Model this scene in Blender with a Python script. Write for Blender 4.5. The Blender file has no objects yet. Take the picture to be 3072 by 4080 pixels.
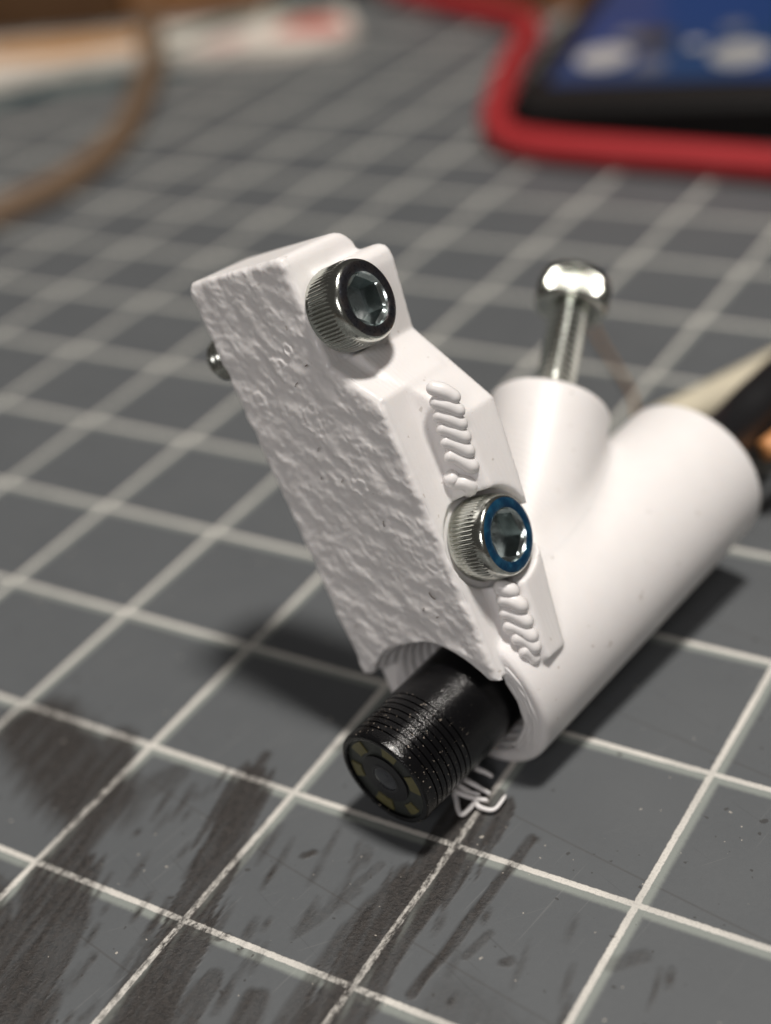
import bpy, bmesh, math, random
import numpy as np
from mathutils import Vector, Matrix
random.seed(4)
RNG = np.random.default_rng(11)
SC = bpy.context.scene
COL = SC.collection
SC.unit_settings.scale_length = 0.0127          # one unit = one half-inch cell of the cutting mat

# ------------------------------------------------------------------ camera
CAM_POS = Vector((5.29528604, -3.77903909, 5.67605527))
CAM_X = Vector((0.851263058644725, 0.5088912307128814, -0.1279879693179849))
CAM_DOWN = Vector((0.18118056678342614, -0.5139525940150562, -0.8384666560591684))
CAM_FWD = Vector((-0.49246807734781056, 0.6905667573859432, -0.5297100587912265))
cam = bpy.data.cameras.new('camera')
cam.sensor_fit = 'AUTO'
cam.sensor_width = 36.0
cam.lens = 6167.79 * 36.0 / 4080.0
cam.clip_start = 0.1
cam.clip_end = 400.0
cam.dof.use_dof = True
cam.dof.focus_distance = 7.58
cam.dof.aperture_fstop = cam.lens * 1e-3 / 0.27
cam.dof.aperture_blades = 0
cam_ob = bpy.data.objects.new('camera', cam)
COL.objects.link(cam_ob)
m = Matrix.Identity(4)
for i, ax in enumerate((CAM_X, -CAM_DOWN, -CAM_FWD)):
    for r in range(3):
        m[r][i] = ax[r]
m.translation = CAM_POS
cam_ob.matrix_world = m
SC.camera = cam_ob

# ------------------------------------------------------------------ world and lamps
SC.view_settings.view_transform = 'Standard'
SC.view_settings.look = 'None'
SC.view_settings.exposure = 0.0
SC.view_settings.gamma = 1.0
world = bpy.data.worlds.new('World')
SC.world = world
world.use_nodes = True
bg = world.node_tree.nodes['Background']
bg.inputs['Color'].default_value = (1.0, 0.93, 0.86, 1)
bg.inputs['Strength'].default_value = 0.06

def area_lamp(name, aim, direction, dist, size, irradiance, color):
    L = bpy.data.lights.new(name, 'AREA')
    L.shape = 'DISK'
    L.size = size
    L.energy = irradiance * math.pi * dist * dist
    L.color = color
    o = bpy.data.objects.new(name, L)
    COL.objects.link(o)
    d = Vector(direction).normalized()
    o.location = Vector(aim) + d * dist
    o.rotation_euler = d.to_track_quat('Z', 'Y').to_euler()
    return o
area_lamp('ceiling_lamp', (1.6, 1.6, 0.8), (0.17, 0.03, 0.985), 45.0, 6.0, 3.6, (1.0, 0.945, 0.885))
area_lamp('front_fill', (1.6, 1.6, 0.8), (0.25, -0.80, 0.55), 60.0, 18.0, 0.80, (1.0, 0.955, 0.945))  # added fill lamp low in front, no window known; lifts the textured face

# ------------------------------------------------------------------ helpers
def tag(o, label=None, cat=None, group=None, kind=None):
    if label: o['label'] = label
    if cat: o['category'] = cat
    if group: o['group'] = group
    if kind: o['kind'] = kind
    return o

def empty(name, loc, rot=None):
    o = bpy.data.objects.new(name, None)
    COL.objects.link(o)
    mm = rot.to_4x4() if rot else Matrix.Identity(4)
    mm.translation = Vector(loc)
    o.matrix_world = mm
    o.empty_display_size = 0.1
    return o

WORLD_OF = {}
def world_of(o):
    mm = o.matrix_basis.copy()
    p = o.parent
    while p:
        mm = p.matrix_basis @ mm
        p = p.parent
    return mm

def link(name, me, mat, parent=None, matrix=None):
    o = bpy.data.objects.new(name, me)
    COL.objects.link(o)
    if mat: me.materials.append(mat)
    mw = matrix or Matrix.Identity(4)
    if parent:
        o.parent = parent
        o.matrix_basis = world_of(parent).inverted() @ mw
    else:
        o.matrix_basis = mw
    return o

def mesh_from(name, V, F, smooth=True):
    me = bpy.data.meshes.new(name)
    me.from_pydata([tuple(map(float, v)) for v in V], [], [tuple(int(i) for i in f) for f in F])
    me.validate()
    if smooth:
        me.polygons.foreach_set('use_smooth', [True] * len(me.polygons))
    me.update()
    return me

def mesh_np(name, V, Q, smooth=True):
    me = bpy.data.meshes.new(name)
    n, k = Q.shape
    me.vertices.add(len(V)); me.loops.add(n * k); me.polygons.add(n)
    me.vertices.foreach_set('co', V.astype(np.float32).ravel())
    me.loops.foreach_set('vertex_index', Q.astype(np.int32).ravel())
    me.polygons.foreach_set('loop_start', np.arange(0, n * k, k, dtype=np.int32))
    me.polygons.foreach_set('use_smooth', np.full(n, smooth, dtype=bool))
    me.update(calc_edges=True)
    return me

def tube_mesh(name, pts, radii, seg=12, caps=True):
    P = np.array(pts, float)
    n = len(P)
    R = np.full(n, radii, float) if np.isscalar(radii) else np.array(radii, float)
    T = np.gradient(P, axis=0)
    T /= np.linalg.norm(T, axis=1)[:, None]
    up = np.array([0.03, 0.07, 1.0])
    if abs(T[0] @ up) > 0.9: up = np.array([1.0, 0.1, 0])
    V = []
    prev = None
    for i in range(n):
        a = np.cross(T[i], up) if prev is None else prev - (prev @ T[i]) * T[i]
        a /= np.linalg.norm(a); b = np.cross(T[i], a); prev = a
        th = np.linspace(0, 2 * np.pi, seg, endpoint=False)
        V += list(P[i] + R[i] * (np.cos(th)[:, None] * a + np.sin(th)[:, None] * b))
    F = []
    for i in range(n - 1):
        for j in range(seg):
            k = (j + 1) % seg
            F.append((i * seg + j, i * seg + k, (i + 1) * seg + k, (i + 1) * seg + j))
    if caps:
        F.append(tuple(range(seg - 1, -1, -1)))
        F.append(tuple((n - 1) * seg + j for j in range(seg)))
    return mesh_from(name, V, F)

def spline(pts, n=60):
    P = np.array(pts, float)
    P = np.vstack([2 * P[0] - P[1], P, 2 * P[-1] - P[-2]])
    out = []
    m_ = len(P) - 3
    for i in range(m_):
        p0, p1, p2, p3 = P[i:i + 4]
        for t in np.linspace(0, 1, max(2, n // m_), endpoint=(i == m_ - 1)):
            out.append(0.5 * ((2 * p1) + (-p0 + p2) * t + (2 * p0 - 5 * p1 + 4 * p2 - p3) * t * t + (-p0 + 3 * p1 - 3 * p2 + p3) * t ** 3))
    return np.array(out)

def capsule_path(pts, r, n=26, taper=0.9):
    P = spline(pts, n)
    # rounded ends
    s = np.linspace(0, 1, len(P))
    L = np.linalg.norm(np.diff(P, axis=0), axis=1).sum()
    d = np.minimum(s, 1 - s) * L
    R = r * np.sqrt(np.clip(1 - np.clip(1 - d / r, 0, 1) ** 2, 0.02, 1))
    return P, R * (1 + 0.05 * np.sin(s * 9 + 7 * pts[0][1]))

def value_noise(x, y, seed=0):
    r = np.random.default_rng(seed).random((256, 256)).astype(np.float32)
    xi = np.floor(x).astype(int); yi = np.floor(y).astype(int)
    fx = x - xi; fy = y - yi
    fx = fx * fx * (3 - 2 * fx); fy = fy * fy * (3 - 2 * fy)
    a = r[xi & 255, yi & 255]; b = r[(xi + 1) & 255, yi & 255]
    c = r[xi & 255, (yi + 1) & 255]; d = r[(xi + 1) & 255, (yi + 1) & 255]
    return (a * (1 - fx) + b * fx) * (1 - fy) + (c * (1 - fx) + d * fx) * fy

# ------------------------------------------------------------------ materials
class NT:
    def __init__(self, name):
        self.mat = bpy.data.materials.new(name)
        self.mat.use_nodes = True
        self.t = self.mat.node_tree
        self.bsdf = self.t.nodes['Principled BSDF']
    def n(self, typ, **kw):
        nd = self.t.nodes.new(typ)
        for k, v in kw.items():
            if k.startswith('i_'):
                nd.inputs[int(k[2:])].default_value = v
            else:
                setattr(nd, k, v)
        return nd
    def l(self, a, b):
        self.t.links.new(a, b)
    def math(self, op, a, b=None, c=None, clamp=False):
        nd = self.n('ShaderNodeMath', operation=op, use_clamp=clamp)
        for i, v in enumerate((a, b, c)):
            if v is None: continue
            if isinstance(v, (int, float)): nd.inputs[i].default_value = v
            else: self.l(v, nd.inputs[i])
        return nd.outputs[0]
    def mix(self, fac, a, b):
        nd = self.n('ShaderNodeMix', data_type='RGBA')
        for sock, v in ((nd.inputs[0], fac), (nd.inputs[6], a), (nd.inputs[7], b)):
            if isinstance(v, (int, float)): sock.default_value = v
            elif isinstance(v, tuple): sock.default_value = v if len(v) == 4 else (*v, 1)
            else: self.l(v, sock)
        return nd.outputs[2]
    def coord(self, which='Object'):
        return self.n('ShaderNodeTexCoord').outputs[which]
    def scaled(self, vec, s):
        nd = self.n('ShaderNodeMapping'); nd.inputs['Scale'].default_value = s
        self.l(vec, nd.inputs[0]); return nd.outputs[0]
    def noise(self, vec, scale, detail=3, rough=0.55):
        nd = self.n('ShaderNodeTexNoise'); nd.inputs['Scale'].default_value = scale
        nd.inputs['Detail'].default_value = detail; nd.inputs['Roughness'].default_value = rough
        self.l(vec, nd.inputs['Vector']); return nd.outputs[0]
    def step(self, v, lo, hi):
        nd = self.n('ShaderNodeMapRange', interpolation_type='SMOOTHSTEP')
        nd.inputs[1].default_value = lo; nd.inputs[2].default_value = hi
        self.l(v, nd.inputs[0]); return nd.outputs[0]
    def bump(self, h, strength, dist):
        nd = self.n('ShaderNodeBump'); nd.inputs['Strength'].default_value = strength
        nd.inputs['Distance'].default_value = dist
        self.l(h, nd.inputs['Height']); self.l(nd.outputs[0], self.bsdf.inputs['Normal'])
        return nd
    def set(self, **kw):
        for k, v in kw.items():
            k = k.replace('_', ' ')
            if isinstance(v, tuple): v = v if len(v) == 4 else (*v, 1)
            if isinstance(v, (int, float, tuple)): self.bsdf.inputs[k].default_value = v
            else: self.l(v, self.bsdf.inputs[k])
        return self

def plain(name, col, rough=0.5, metal=0.0, var=0.12, scale=9.0, bump=0.0, spec=0.5):
    m_ = NT(name)
    c = m_.coord()
    nz = m_.noise(c, scale, 4)
    dark = tuple(x * (1 - var) for x in col); lite = tuple(min(1, x * (1 + var)) for x in col)
    m_.set(Base_Color=m_.mix(nz, dark, lite), Roughness=rough, Metallic=metal)
    m_.bsdf.inputs['Specular IOR Level'].default_value = spec
    if bump: m_.bump(m_.noise(c, scale * 6, 3), bump, 0.01)
    return m_.mat

def white_plastic(name, rough=0.42, sss=0.25, fine=0.15, layers=False):
    m_ = NT(name)
    c = m_.coord()
    # small specks of dirt on white print
    n1 = m_.noise(c, 7.0, 4, 0.6)
    sp = m_.noise(c, 16.0, 2, 0.5)
    dirt = m_.math('MULTIPLY', m_.step(sp, 0.70, 0.76), 0.40)
    base = m_.mix(n1, (0.745, 0.72, 0.71), (0.80, 0.78, 0.77))
    m_.set(Base_Color=m_.mix(dirt, base, (0.30, 0.24, 0.18)), Roughness=rough)
    b = m_.bsdf
    b.inputs['Subsurface Weight'].default_value = sss
    b.inputs['Subsurface Radius'].default_value = (1.0, 0.8, 0.65)
    b.inputs['Subsurface Scale'].default_value = 0.05
    h = m_.noise(c, 60.0, 3, 0.6)
    if layers:
        sx = m_.n('ShaderNodeSeparateXYZ'); m_.l(c, sx.inputs[0])
        w = m_.math('SINE', m_.math('MULTIPLY', sx.outputs[2], 210.0))
        big = m_.step(m_.noise(c, 2.2, 2), 0.35, 0.75)
        h = m_.math('ADD', h, m_.math('MULTIPLY', m_.math('MULTIPLY', w, big), 0.45))
    m_.bump(h, fine, 0.008)
    return m_.mat

MAT_WHITE = white_plastic('white_print', layers=True)
MAT_FACE = white_plastic('white_print_bed_face', rough=0.33, sss=0.15, fine=0.1)
MAT_STRAND = white_plastic('white_print_strand', rough=0.34, sss=0.10, fine=0.08)

def metal(name, col, rough, blue=None, pits=0.25):
    m_ = NT(name)
    c = m_.coord()
    n1 = m_.noise(c, 14.0, 4, 0.6)
    n2 = m_.noise(c, 55.0, 4, 0.7)
    base = m_.mix(n1, tuple(x * 0.72 for x in col), col)
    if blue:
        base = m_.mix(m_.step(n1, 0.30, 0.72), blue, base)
    m_.set(Base_Color=base, Metallic=1.0, Roughness=m_.math('ADD', m_.math('MULTIPLY', n2, 0.28), rough - 0.1))
    m_.bump(n2, pits, 0.01)
    return m_.mat

MAT_ZINC = metal('zinc_plated_steel', (0.66, 0.68, 0.63), 0.13, pits=0.12)
MAT_SOCKET = metal('zinc_socket_steel', (0.62, 0.70, 0.70), 0.17, pits=0.06)
MAT_FLOOR = metal('pitted_socket_floor', (0.24, 0.25, 0.25), 0.38, pits=0.9)
MAT_DARK_FACE = metal('dark_bluish_steel', (0.26, 0.22, 0.21), 0.26, blue=(0.14, 0.15, 0.18), pits=0.45)  # brown-grey face with a faint blue tint mixed in by noise
def blue_reflection_metal():
    m_ = NT('blue_reflection_steel')  # steel ring; its blue is a reflection put into the base colour
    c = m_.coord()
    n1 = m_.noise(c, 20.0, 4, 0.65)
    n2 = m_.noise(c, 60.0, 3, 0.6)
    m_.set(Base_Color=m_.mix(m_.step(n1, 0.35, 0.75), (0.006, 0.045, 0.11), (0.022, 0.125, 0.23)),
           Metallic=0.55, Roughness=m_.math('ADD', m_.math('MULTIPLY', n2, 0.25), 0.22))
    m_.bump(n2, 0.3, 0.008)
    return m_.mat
MAT_BLUE = blue_reflection_metal()

def barrel_mat():
    m_ = NT('black_anodised_barrel')
    c = m_.coord()
    n1 = m_.noise(c, 90.0, 3, 0.6)
    dust = m_.step(m_.noise(c, 62.0, 2, 0.5), 0.675, 0.72)
    front = m_.n('ShaderNodeSeparateXYZ'); m_.l(c, front.inputs[0])
    near = m_.math('ADD', m_.math('MULTIPLY', m_.step(front.outputs[2], -0.42, -0.30), 0.85), 0.05)
    dust = m_.math('MULTIPLY', dust, near)
    m_.set(Base_Color=m_.mix(dust, (0.003, 0.003, 0.0035), (0.28, 0.24, 0.20)),
           Roughness=m_.math('ADD', m_.math('MULTIPLY', n1, 0.20), 0.07))
    m_.bsdf.inputs['Specular IOR Level'].default_value = 0.45
    m_.bump(m_.noise(c, 130.0, 2, 0.6), 0.32, 0.006)
    return m_.mat
MAT_BARREL = barrel_mat()

# ------------------------------------------------------------------ cutting mat
def smudge_field(X, Y):
    """worn dark rub marks on the mat, in mat cells; they run along one wiping direction"""
    f = np.zeros_like(X)
    A = X * 0.985 + Y * 0.17                    # across the wiping direction
    B = -X * 0.17 + Y * 0.985                   # along it
    s1 = value_noise(A * 34 + 7, B * 2.4 + 3, 3)
    s2 = value_noise(A * 62 + 1, B * 7 + 9, 5)
    s3 = value_noise(X * 5 + 2, Y * 5 + 8, 8)
    wob = (s1 - 0.5) * 0.11
    strokes = [  # points, half width, strength, soft edge
        ([(0.68, 1.20), (0.70, 1.02)], 0.02, 0.8, 0.03),
        ([(0.70, 0.98), (0.83, 0.64), (1.05, -0.03), (1.22, -0.65)], 0.125, 1.0, 0.03),
        ([(0.93, 0.60), (1.02, 0.30)], 0.05, 0.6, 0.05),
        ([(2.02, 1.28), (2.02, 0.97), (1.96, 0.38), (2.02, -0.28), (2.03, -0.9)], 0.15, 1.0, 0.03),
        ([(1.86, 0.75), (1.80, 0.30), (1.82, -0.4)], 0.03, 0.7, 0.04),
        ([(1.72, 0.72), (1.64, 0.40)], 0.015, 0.6, 0.02),
        ([(1.70, 0.52), (1.58, 0.18)], 0.02, 0.5, 0.03),
        ([(2.35, 1.20), (2.31, 0.58), (2.28, 0.08)], 0.022, 0.9, 0.02),
        ([(2.44, 0.55), (2.40, 0.38)], 0.012, 0.7, 0.02),
        ([(-0.75, 0.85), (-0.35, 0.66), (-0.02, 0.52)], 0.15, 1.0, 0.24),
        ([(-0.20, 0.95), (0.05, 0.55), (0.14, 0.08)], 0.07, 0.9, 0.10),
        ([(0.18, 0.60), (0.28, 0.85)], 0.05, 0.6, 0.06),
        ([(0.20, 0.0), (0.40, -0.40), (0.62, -0.90)], 0.17, 0.95, 0.06),
        ([(-0.6, -0.2), (0.2, -0.7)], 0.25, 0.9, 0.10),
        ([(0.98, -0.30), (1.06, -0.8)], 0.04, 0.7, 0.03),
        ([(1.14, -0.25), (1.20, -0.55)], 0.035, 0.7, 0.03),
        ([(1.36, -0.28), (1.40, -0.6)], 0.06, 0.8, 0.04),
        ([(1.62, -0.25), (1.70, -0.6)], 0.05, 0.8, 0.04),
        ([(2.95, 0.10), (3.25, 0.15), (3.40, 0.32)], 0.035, 0.55, 0.07),
        ([(3.22, 0.02), (3.36, 0.18)], 0.05, 0.6, 0.06),
        ([(2.70, -0.02), (2.95, 0.08)], 0.025, 0.55, 0.05),
        ([(3.05, 0.62), (3.15, 0.72)], 0.02, 0.5, 0.05),
        ([(1.32, 0.62), (1.35, 0.66)], 0.018, 0.75, 0.02),
        ([(1.02, 1.40), (1.06, 1.46)], 0.02, 0.5, 0.03),
        ([(1.24, -0.02), (1.26, 0.0)], 0.018, 0.85, 0.015),
        ([(2.58, 0.42), (2.60, 0.44)], 0.018, 0.7, 0.02),
        ([(2.5, 0.05), (3.0, -0.1), (3.5, -0.1)], 0.10, 0.35, 0.2),
    ]
    for pts, w, s, soft in strokes:
        for (x0, y0), (x1, y1) in zip(pts[:-1], pts[1:]):
            dx, dy = x1 - x0, y1 - y0
            t = np.clip(((X - x0) * dx + (Y - y0) * dy) / (dx * dx + dy * dy), 0, 1)
            d = np.hypot(X - x0 - t * dx, Y - y0 - t * dy) + wob * min(1, w * 9)
            k = np.clip(1 - (d - w) / soft, 0, 1)
            f = np.maximum(f, s * k * k * (3 - 2 * k))
    # loose streaks between the big marks
    rs = np.random.default_rng(5)
    for _ in range(260):
        x0, y0 = rs.uniform(0.3, 3.6), rs.uniform(-0.8, 0.9)
        if rs.random() > 1.15 - 0.28 * x0: continue
        L, w = rs.uniform(0.05, 0.32), rs.uniform(0.004, 0.014)
        dx, dy = L * 0.17, -L * 0.985
        t = np.clip(((X - x0) * dx + (Y - y0) * dy) / (L * L), 0, 1)
        d = np.hypot(X - x0 - t * dx, Y - y0 - t * dy) + (s2 - 0.5) * 0.02
        k = np.clip(1 - (d - w) / 0.022, 0, 1) * np.sin(np.pi * np.clip(t, 0.08, 0.92)) ** 0.5
        f = np.maximum(f, rs.uniform(0.4, 0.95) * k)
    tone = 0.62 * s1 + 0.38 * s2
    return np.clip(f * (0.50 + 0.85 * tone) - 0.12 * s3 * (f < 0.75), 0, 1)

def mat_material():
    m_ = NT('cutting_mat_vinyl')
    c = m_.coord()
    sx = m_.n('ShaderNodeSeparateXYZ'); m_.l(c, sx.inputs[0])
    x, y = sx.outputs[0], sx.outputs[1]
    rag = m_.math('MULTIPLY', m_.math('SUBTRACT', m_.noise(c, 38.0, 3), 0.5), 0.012)
    grime = m_.n('ShaderNodeAttribute', attribute_name='grime').outputs['Fac']
    fine = m_.noise(c, 30.0, 5, 0.65)
    streak = m_.noise(m_.scaled(c, (30.0, 3.2, 1.0)), 1.0, 6, 0.7)
    rough_g = m_.math('ADD', m_.math('MULTIPLY', fine, 0.45), m_.math('MULTIPLY', streak, 0.65))
    gmask = m_.math('MULTIPLY', grime, m_.math('ADD', 0.62, m_.math('MULTIPLY', rough_g, 0.75)), clamp=True)
    # light all-over scuffs
    scuff = m_.math('MULTIPLY', m_.step(m_.noise(m_.scaled(c, (9.0, 2.2, 1.0)), 1.3, 6, 0.7), 0.60, 0.78), 0.22)
    def line(coord, off, half, soft):
        a = m_.math('ADD', m_.math('ADD', coord, 0.5 + off), rag)
        fr = m_.math('ABSOLUTE', m_.math('SUBTRACT', m_.math('FRACT', a), 0.5))
        nd = m_.n('ShaderNodeMapRange', interpolation_type='SMOOTHSTEP')
        nd.inputs[1].default_value = half + soft; nd.inputs[2].default_value = half - soft
        m_.l(fr, nd.inputs[0]); return nd.outputs[0]
    crisp = m_.math('MAXIMUM', line(x, 0.0, 0.0175, 0.004), line(y, 0.0, 0.0175, 0.004))
    under = m_.math('MAXIMUM', line(x, -0.034, 0.024, 0.018), line(y, 0.036, 0.026, 0.018))
    # base colour with a slight cool cast and mottling
    mott = m_.noise(c, 1.7, 4, 0.5)
    base = m_.mix(mott, (0.086, 0.093, 0.099), (0.108, 0.115, 0.120))
    base = m_.mix(scuff, base, (0.075, 0.070, 0.066))
    # fine wiping scratches in two directions
    for rz, th, colr in ((0.17, 0.66, (0.165, 0.17, 0.172)), (-1.15, 0.69, (0.055, 0.057, 0.059)), (0.75, 0.70, (0.17, 0.172, 0.17))):
        rm = m_.n('ShaderNodeMapping'); rm.inputs['Rotation'].default_value = (0, 0, rz)
        m_.l(c, rm.inputs[0])
        sm = m_.step(m_.noise(m_.scaled(rm.outputs[0], (55.0, 1.1, 1.0)), 1.0, 2, 0.5), th, th + 0.05)
        base = m_.mix(m_.math('MULTIPLY', sm, 0.40), base, colr)
    # thin knife cuts
    cut1 = m_.n('ShaderNodeTexWave', wave_type='BANDS', bands_direction='X')
    cut1.inputs['Scale'].default_value = 0.33; cut1.inputs['Distortion'].default_value = 1.6
    cut1.inputs['Detail'].default_value = 1.0; cut1.inputs['Detail Scale'].default_value = 0.25
    rot = m_.n('ShaderNodeMapping'); rot.inputs['Rotation'].default_value = (0, 0, 1.75)
    rot.inputs['Location'].default_value = (0.3, 0.2, 0)
    m_.l(c, rot.inputs[0]); m_.l(rot.outputs[0], cut1.inputs[0])
    cutm = m_.math('MULTIPLY', m_.step(cut1.outputs['Fac'], 0.9993, 0.9999), 0.4)
    base = m_.mix(cutm, base, (0.06, 0.057, 0.055))
    wear = m_.step(m_.noise(c, 75.0, 4, 0.7), 0.30, 0.52)
    base = m_.mix(m_.math('MULTIPLY', under, 0.42), base, (0.42, 0.46, 0.41))
    base = m_.mix(gmask, base, m_.mix(m_.step(fine, 0.3, 0.7), (0.013, 0.012, 0.0115), (0.042, 0.037, 0.034)))
    # the print is chipped away where the mat is dirty
    keep = m_.math('SUBTRACT', 1.0, m_.math('MULTIPLY', gmask, m_.math('SUBTRACT', 1.0, m_.math('MULTIPLY', m_.step(m_.noise(m_.scaled(c, (34.0, 16.0, 1.0)), 1.0, 5, 0.75), 0.38, 0.62), 0.85))))
    hair = m_.math('SUBTRACT', 1.0, m_.math('MULTIPLY', m_.step(m_.noise(m_.scaled(c, (22, 22, 1)), 1.0, 5, 0.7), 0.67, 0.70), 0.7))
    amt = m_.math('MULTIPLY', m_.math('MULTIPLY', crisp, keep), hair)
    amt = m_.math('MULTIPLY', amt, m_.math('ADD', 0.70, m_.math('MULTIPLY', wear, 0.30)))
    worn = m_.step(m_.noise(m_.scaled(c, (1.3, 1.3, 1.0)), 1.0, 3, 0.6), 0.30, 0.62)
    amt = m_.math('MULTIPLY', amt, m_.math('ADD', 0.72, m_.math('MULTIPLY', worn, 0.28)))
    col = m_.mix(amt, base, (0.67, 0.645, 0.595))
    # crumbs, pin holes and pebbled grain
    pit = m_.step(m_.noise(c, 15.0, 2, 0.5), 0.705, 0.73)
    col = m_.mix(m_.math('MULTIPLY', pit, 0.65), col, (0.030, 0.027, 0.025))
    grain = m_.noise(c, 120.0, 2, 0.6)
    col = m_.mix(m_.math('MULTIPLY', m_.step(grain, 0.52, 0.75), 0.22), col, (0.055, 0.053, 0.052))
    # lint
    lint = m_.step(m_.noise(c, 24.0, 2, 0.4), 0.755, 0.77)
    col = m_.mix(m_.math('MULTIPLY', lint, 0.7), col, (0.5, 0.46, 0.4))
    m_.set(Base_Color=col, Roughness=m_.math('ADD', 0.34, m_.math('MULTIPLY', fine, 0.25)))
    m_.bsdf.inputs['Specular IOR Level'].default_value = 0.45
    h = m_.math('ADD', m_.math('MULTIPLY', m_.noise(c, 55.0, 5, 0.7), m_.math('ADD', 0.12, m_.math('MULTIPLY', gmask, 1.0))),
                m_.math('MULTIPLY', amt, 0.5))
    m_.bump(h, 0.55, 0.012)
    return m_.mat

def build_mat():
    xs = np.concatenate([[-40, -25, -15, -8, -4, -2.0], np.arange(-1.3, 4.2, 0.0125), [5, 6, 8, 12, 20, 30]])
    ys = np.concatenate([[-8, -5, -3, -1.6], np.arange(-1.1, 1.7, 0.0125), [2.0, 3, 4, 5, 7, 10, 15, 22, 30]])
    X, Y = np.meshgrid(xs, ys, indexing='ij')
    V = np.stack([X, Y, np.zeros_like(X)], -1).reshape(-1, 3)
    nx, ny = X.shape
    idx = np.arange(nx * ny).reshape(nx, ny)
    Q = np.stack([idx[:-1, :-1], idx[1:, :-1], idx[1:, 1:], idx[:-1, 1:]], -1).reshape(-1, 4)
    # thickness: skirt and underside
    B = V.copy(); B[:, 2] = -0.24
    rim = list(idx[:, 0]) + list(idx[-1, 1:]) + list(idx[-2::-1, -1]) + list(idx[0, -2:0:-1])
    corners = [idx[0, 0], idx[-1, 0], idx[-1, -1], idx[0, -1]]
    nb = len(V)
    rimB = {r: nb + i for i, r in enumerate(rim)}
    V2 = np.vstack([V, B[rim]])
    S = np.array([(rimB[a], rimB[b], b, a) for a, b in zip(rim, rim[1:] + rim[:1])])
    bot = np.array([[rimB[corners[3]], rimB[corners[2]], rimB[corners[1]], rimB[corners[0]]]])
    me = mesh_np('cutting_mat', V2, np.vstack([Q, S, bot]), smooth=False)
    at = me.attributes.new('grime', 'FLOAT', 'POINT')
    at.data.foreach_set('value', smudge_field(V2[:, 0], V2[:, 1]).astype(np.float32))
    o = link('cutting_mat', me, mat_material())
    tag(o, 'worn grey cutting mat with white square grid and dark smudges', 'cutting mat')
    V = [(-60, -20, -0.25), (50, -20, -0.25), (50, 60, -0.25), (-60, 60, -0.25),
         (-60, -20, -2.2), (50, -20, -2.2), (50, 60, -2.2), (-60, 60, -2.2)]
    F = [(0, 1, 2, 3), (7, 6, 5, 4), (0, 4, 5, 1), (1, 5, 6, 2), (2, 6, 7, 3), (3, 7, 4, 0)]
    tag(link('tabletop', mesh_from('tabletop', V, F, False), plain('dark_wood_top', (0.05, 0.028, 0.014), 0.5, var=0.3, scale=0.5)), kind='structure')
build_mat()

# ------------------------------------------------------------------ the printed mount (signed distance field, local frame v, u, z)
P0 = np.array([1.7805902190129035, 1.4856487522111173, 0.7462643557137036])
MF = np.array([[0.9238911213884345, -0.0465590143631976, 0.3798123931642369],
               [-0.3718941792127547, 0.12448617825014537, 0.9198901624065455],
               [-0.09011057256111017, -0.9911283719106193, 0.0976966483893321]])
FRAME = Matrix([[*MF[:, r], P0[r]] for r in range(3)] + [[0, 0, 0, 1]])
LENS = np.array([1.67767757, 0.92570218, 0.39148439])
TAX = np.array([-0.1799708, -0.97921916, -0.09348983])
LENS_L = MF @ (LENS - P0)
TAX_L = MF @ TAX
TAX_L /= np.linalg.norm(TAX_L)
R_TUBE, R_BARREL, TUBE_END, TUBE_FRONT = 0.487, 0.2874, 2.924, 0.72
BOSS_O = LENS_L - TAX_L * 0.96
BOSS_D = np.array([0.010375032732848288, 0.6492234551849312, -0.7605269646327643])
BOSS_D /= np.linalg.norm(BOSS_D)
BOSS_R, BOSS_LEN = 0.355, 1.61

P1 = [(-0.712, 2.20), (-0.706, 2.245), (-0.685, 2.266), (-0.64, 2.268), (-0.04, 2.24), (-0.008, 2.225), (0.004, 2.19), (0.02, 1.66), (0.25, 1.43), (0.285, -0.125), (-0.63, -0.015)]
P2 = [(-0.66, 2.10), (0.085, 2.105), (0.125, 2.09), (0.148, 2.06), (0.152, 2.01), (0.10, 1.64), (0.43, 1.19), (0.465, 0.58), (0.455, -0.125), (0.2, -0.2), (-0.35, -0.2), (-0.36, -0.26), (-0.655, -0.26)]
S1 = np.array([0.03, 1.901, -0.188])
S2 = np.array([0.235, 0.557, -0.282])

def sd_poly(px, py, poly):
    poly = np.array(poly, np.float32)
    d = np.full(px.shape, 1e9, np.float32)
    s = np.ones(px.shape, np.float32)
    n = len(poly)
    j = n - 1
    for i in range(n):
        ex, ey = poly[j] - poly[i]
        wx, wy = px - poly[i, 0], py - poly[i, 1]
        t = np.clip((wx * ex + wy * ey) / (ex * ex + ey * ey), 0, 1)
        bx, by = wx - ex * t, wy - ey * t
        d = np.minimum(d, bx * bx + by * by)
        c1 = py >= poly[i, 1]; c2 = py < poly[j, 1]; c3 = ex * wy > ey * wx
        flip = (c1 & c2 & c3) | (~c1 & ~c2 & ~c3)
        s = np.where(flip, -s, s)
        j = i
    return s * np.sqrt(d)

def smax(a, b, k):
    h = np.clip(0.5 - 0.5 * (b - a) / k, 0, 1)
    return b * (1 - h) + a * h + k * h * (1 - h)
def smin(a, b, k):
    return -smax(-a, -b, k)

def cyl(x, y, z, o, d):
    """axial coordinate and radius about a line"""
    wx, wy, wz = x - o[0], y - o[1], z - o[2]
    t = wx * d[0] + wy * d[1] + wz * d[2]
    r = np.sqrt(np.maximum(wx * wx + wy * wy + wz * wz - t * t, 0))
    return t.astype(np.float32), r.astype(np.float32)

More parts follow.
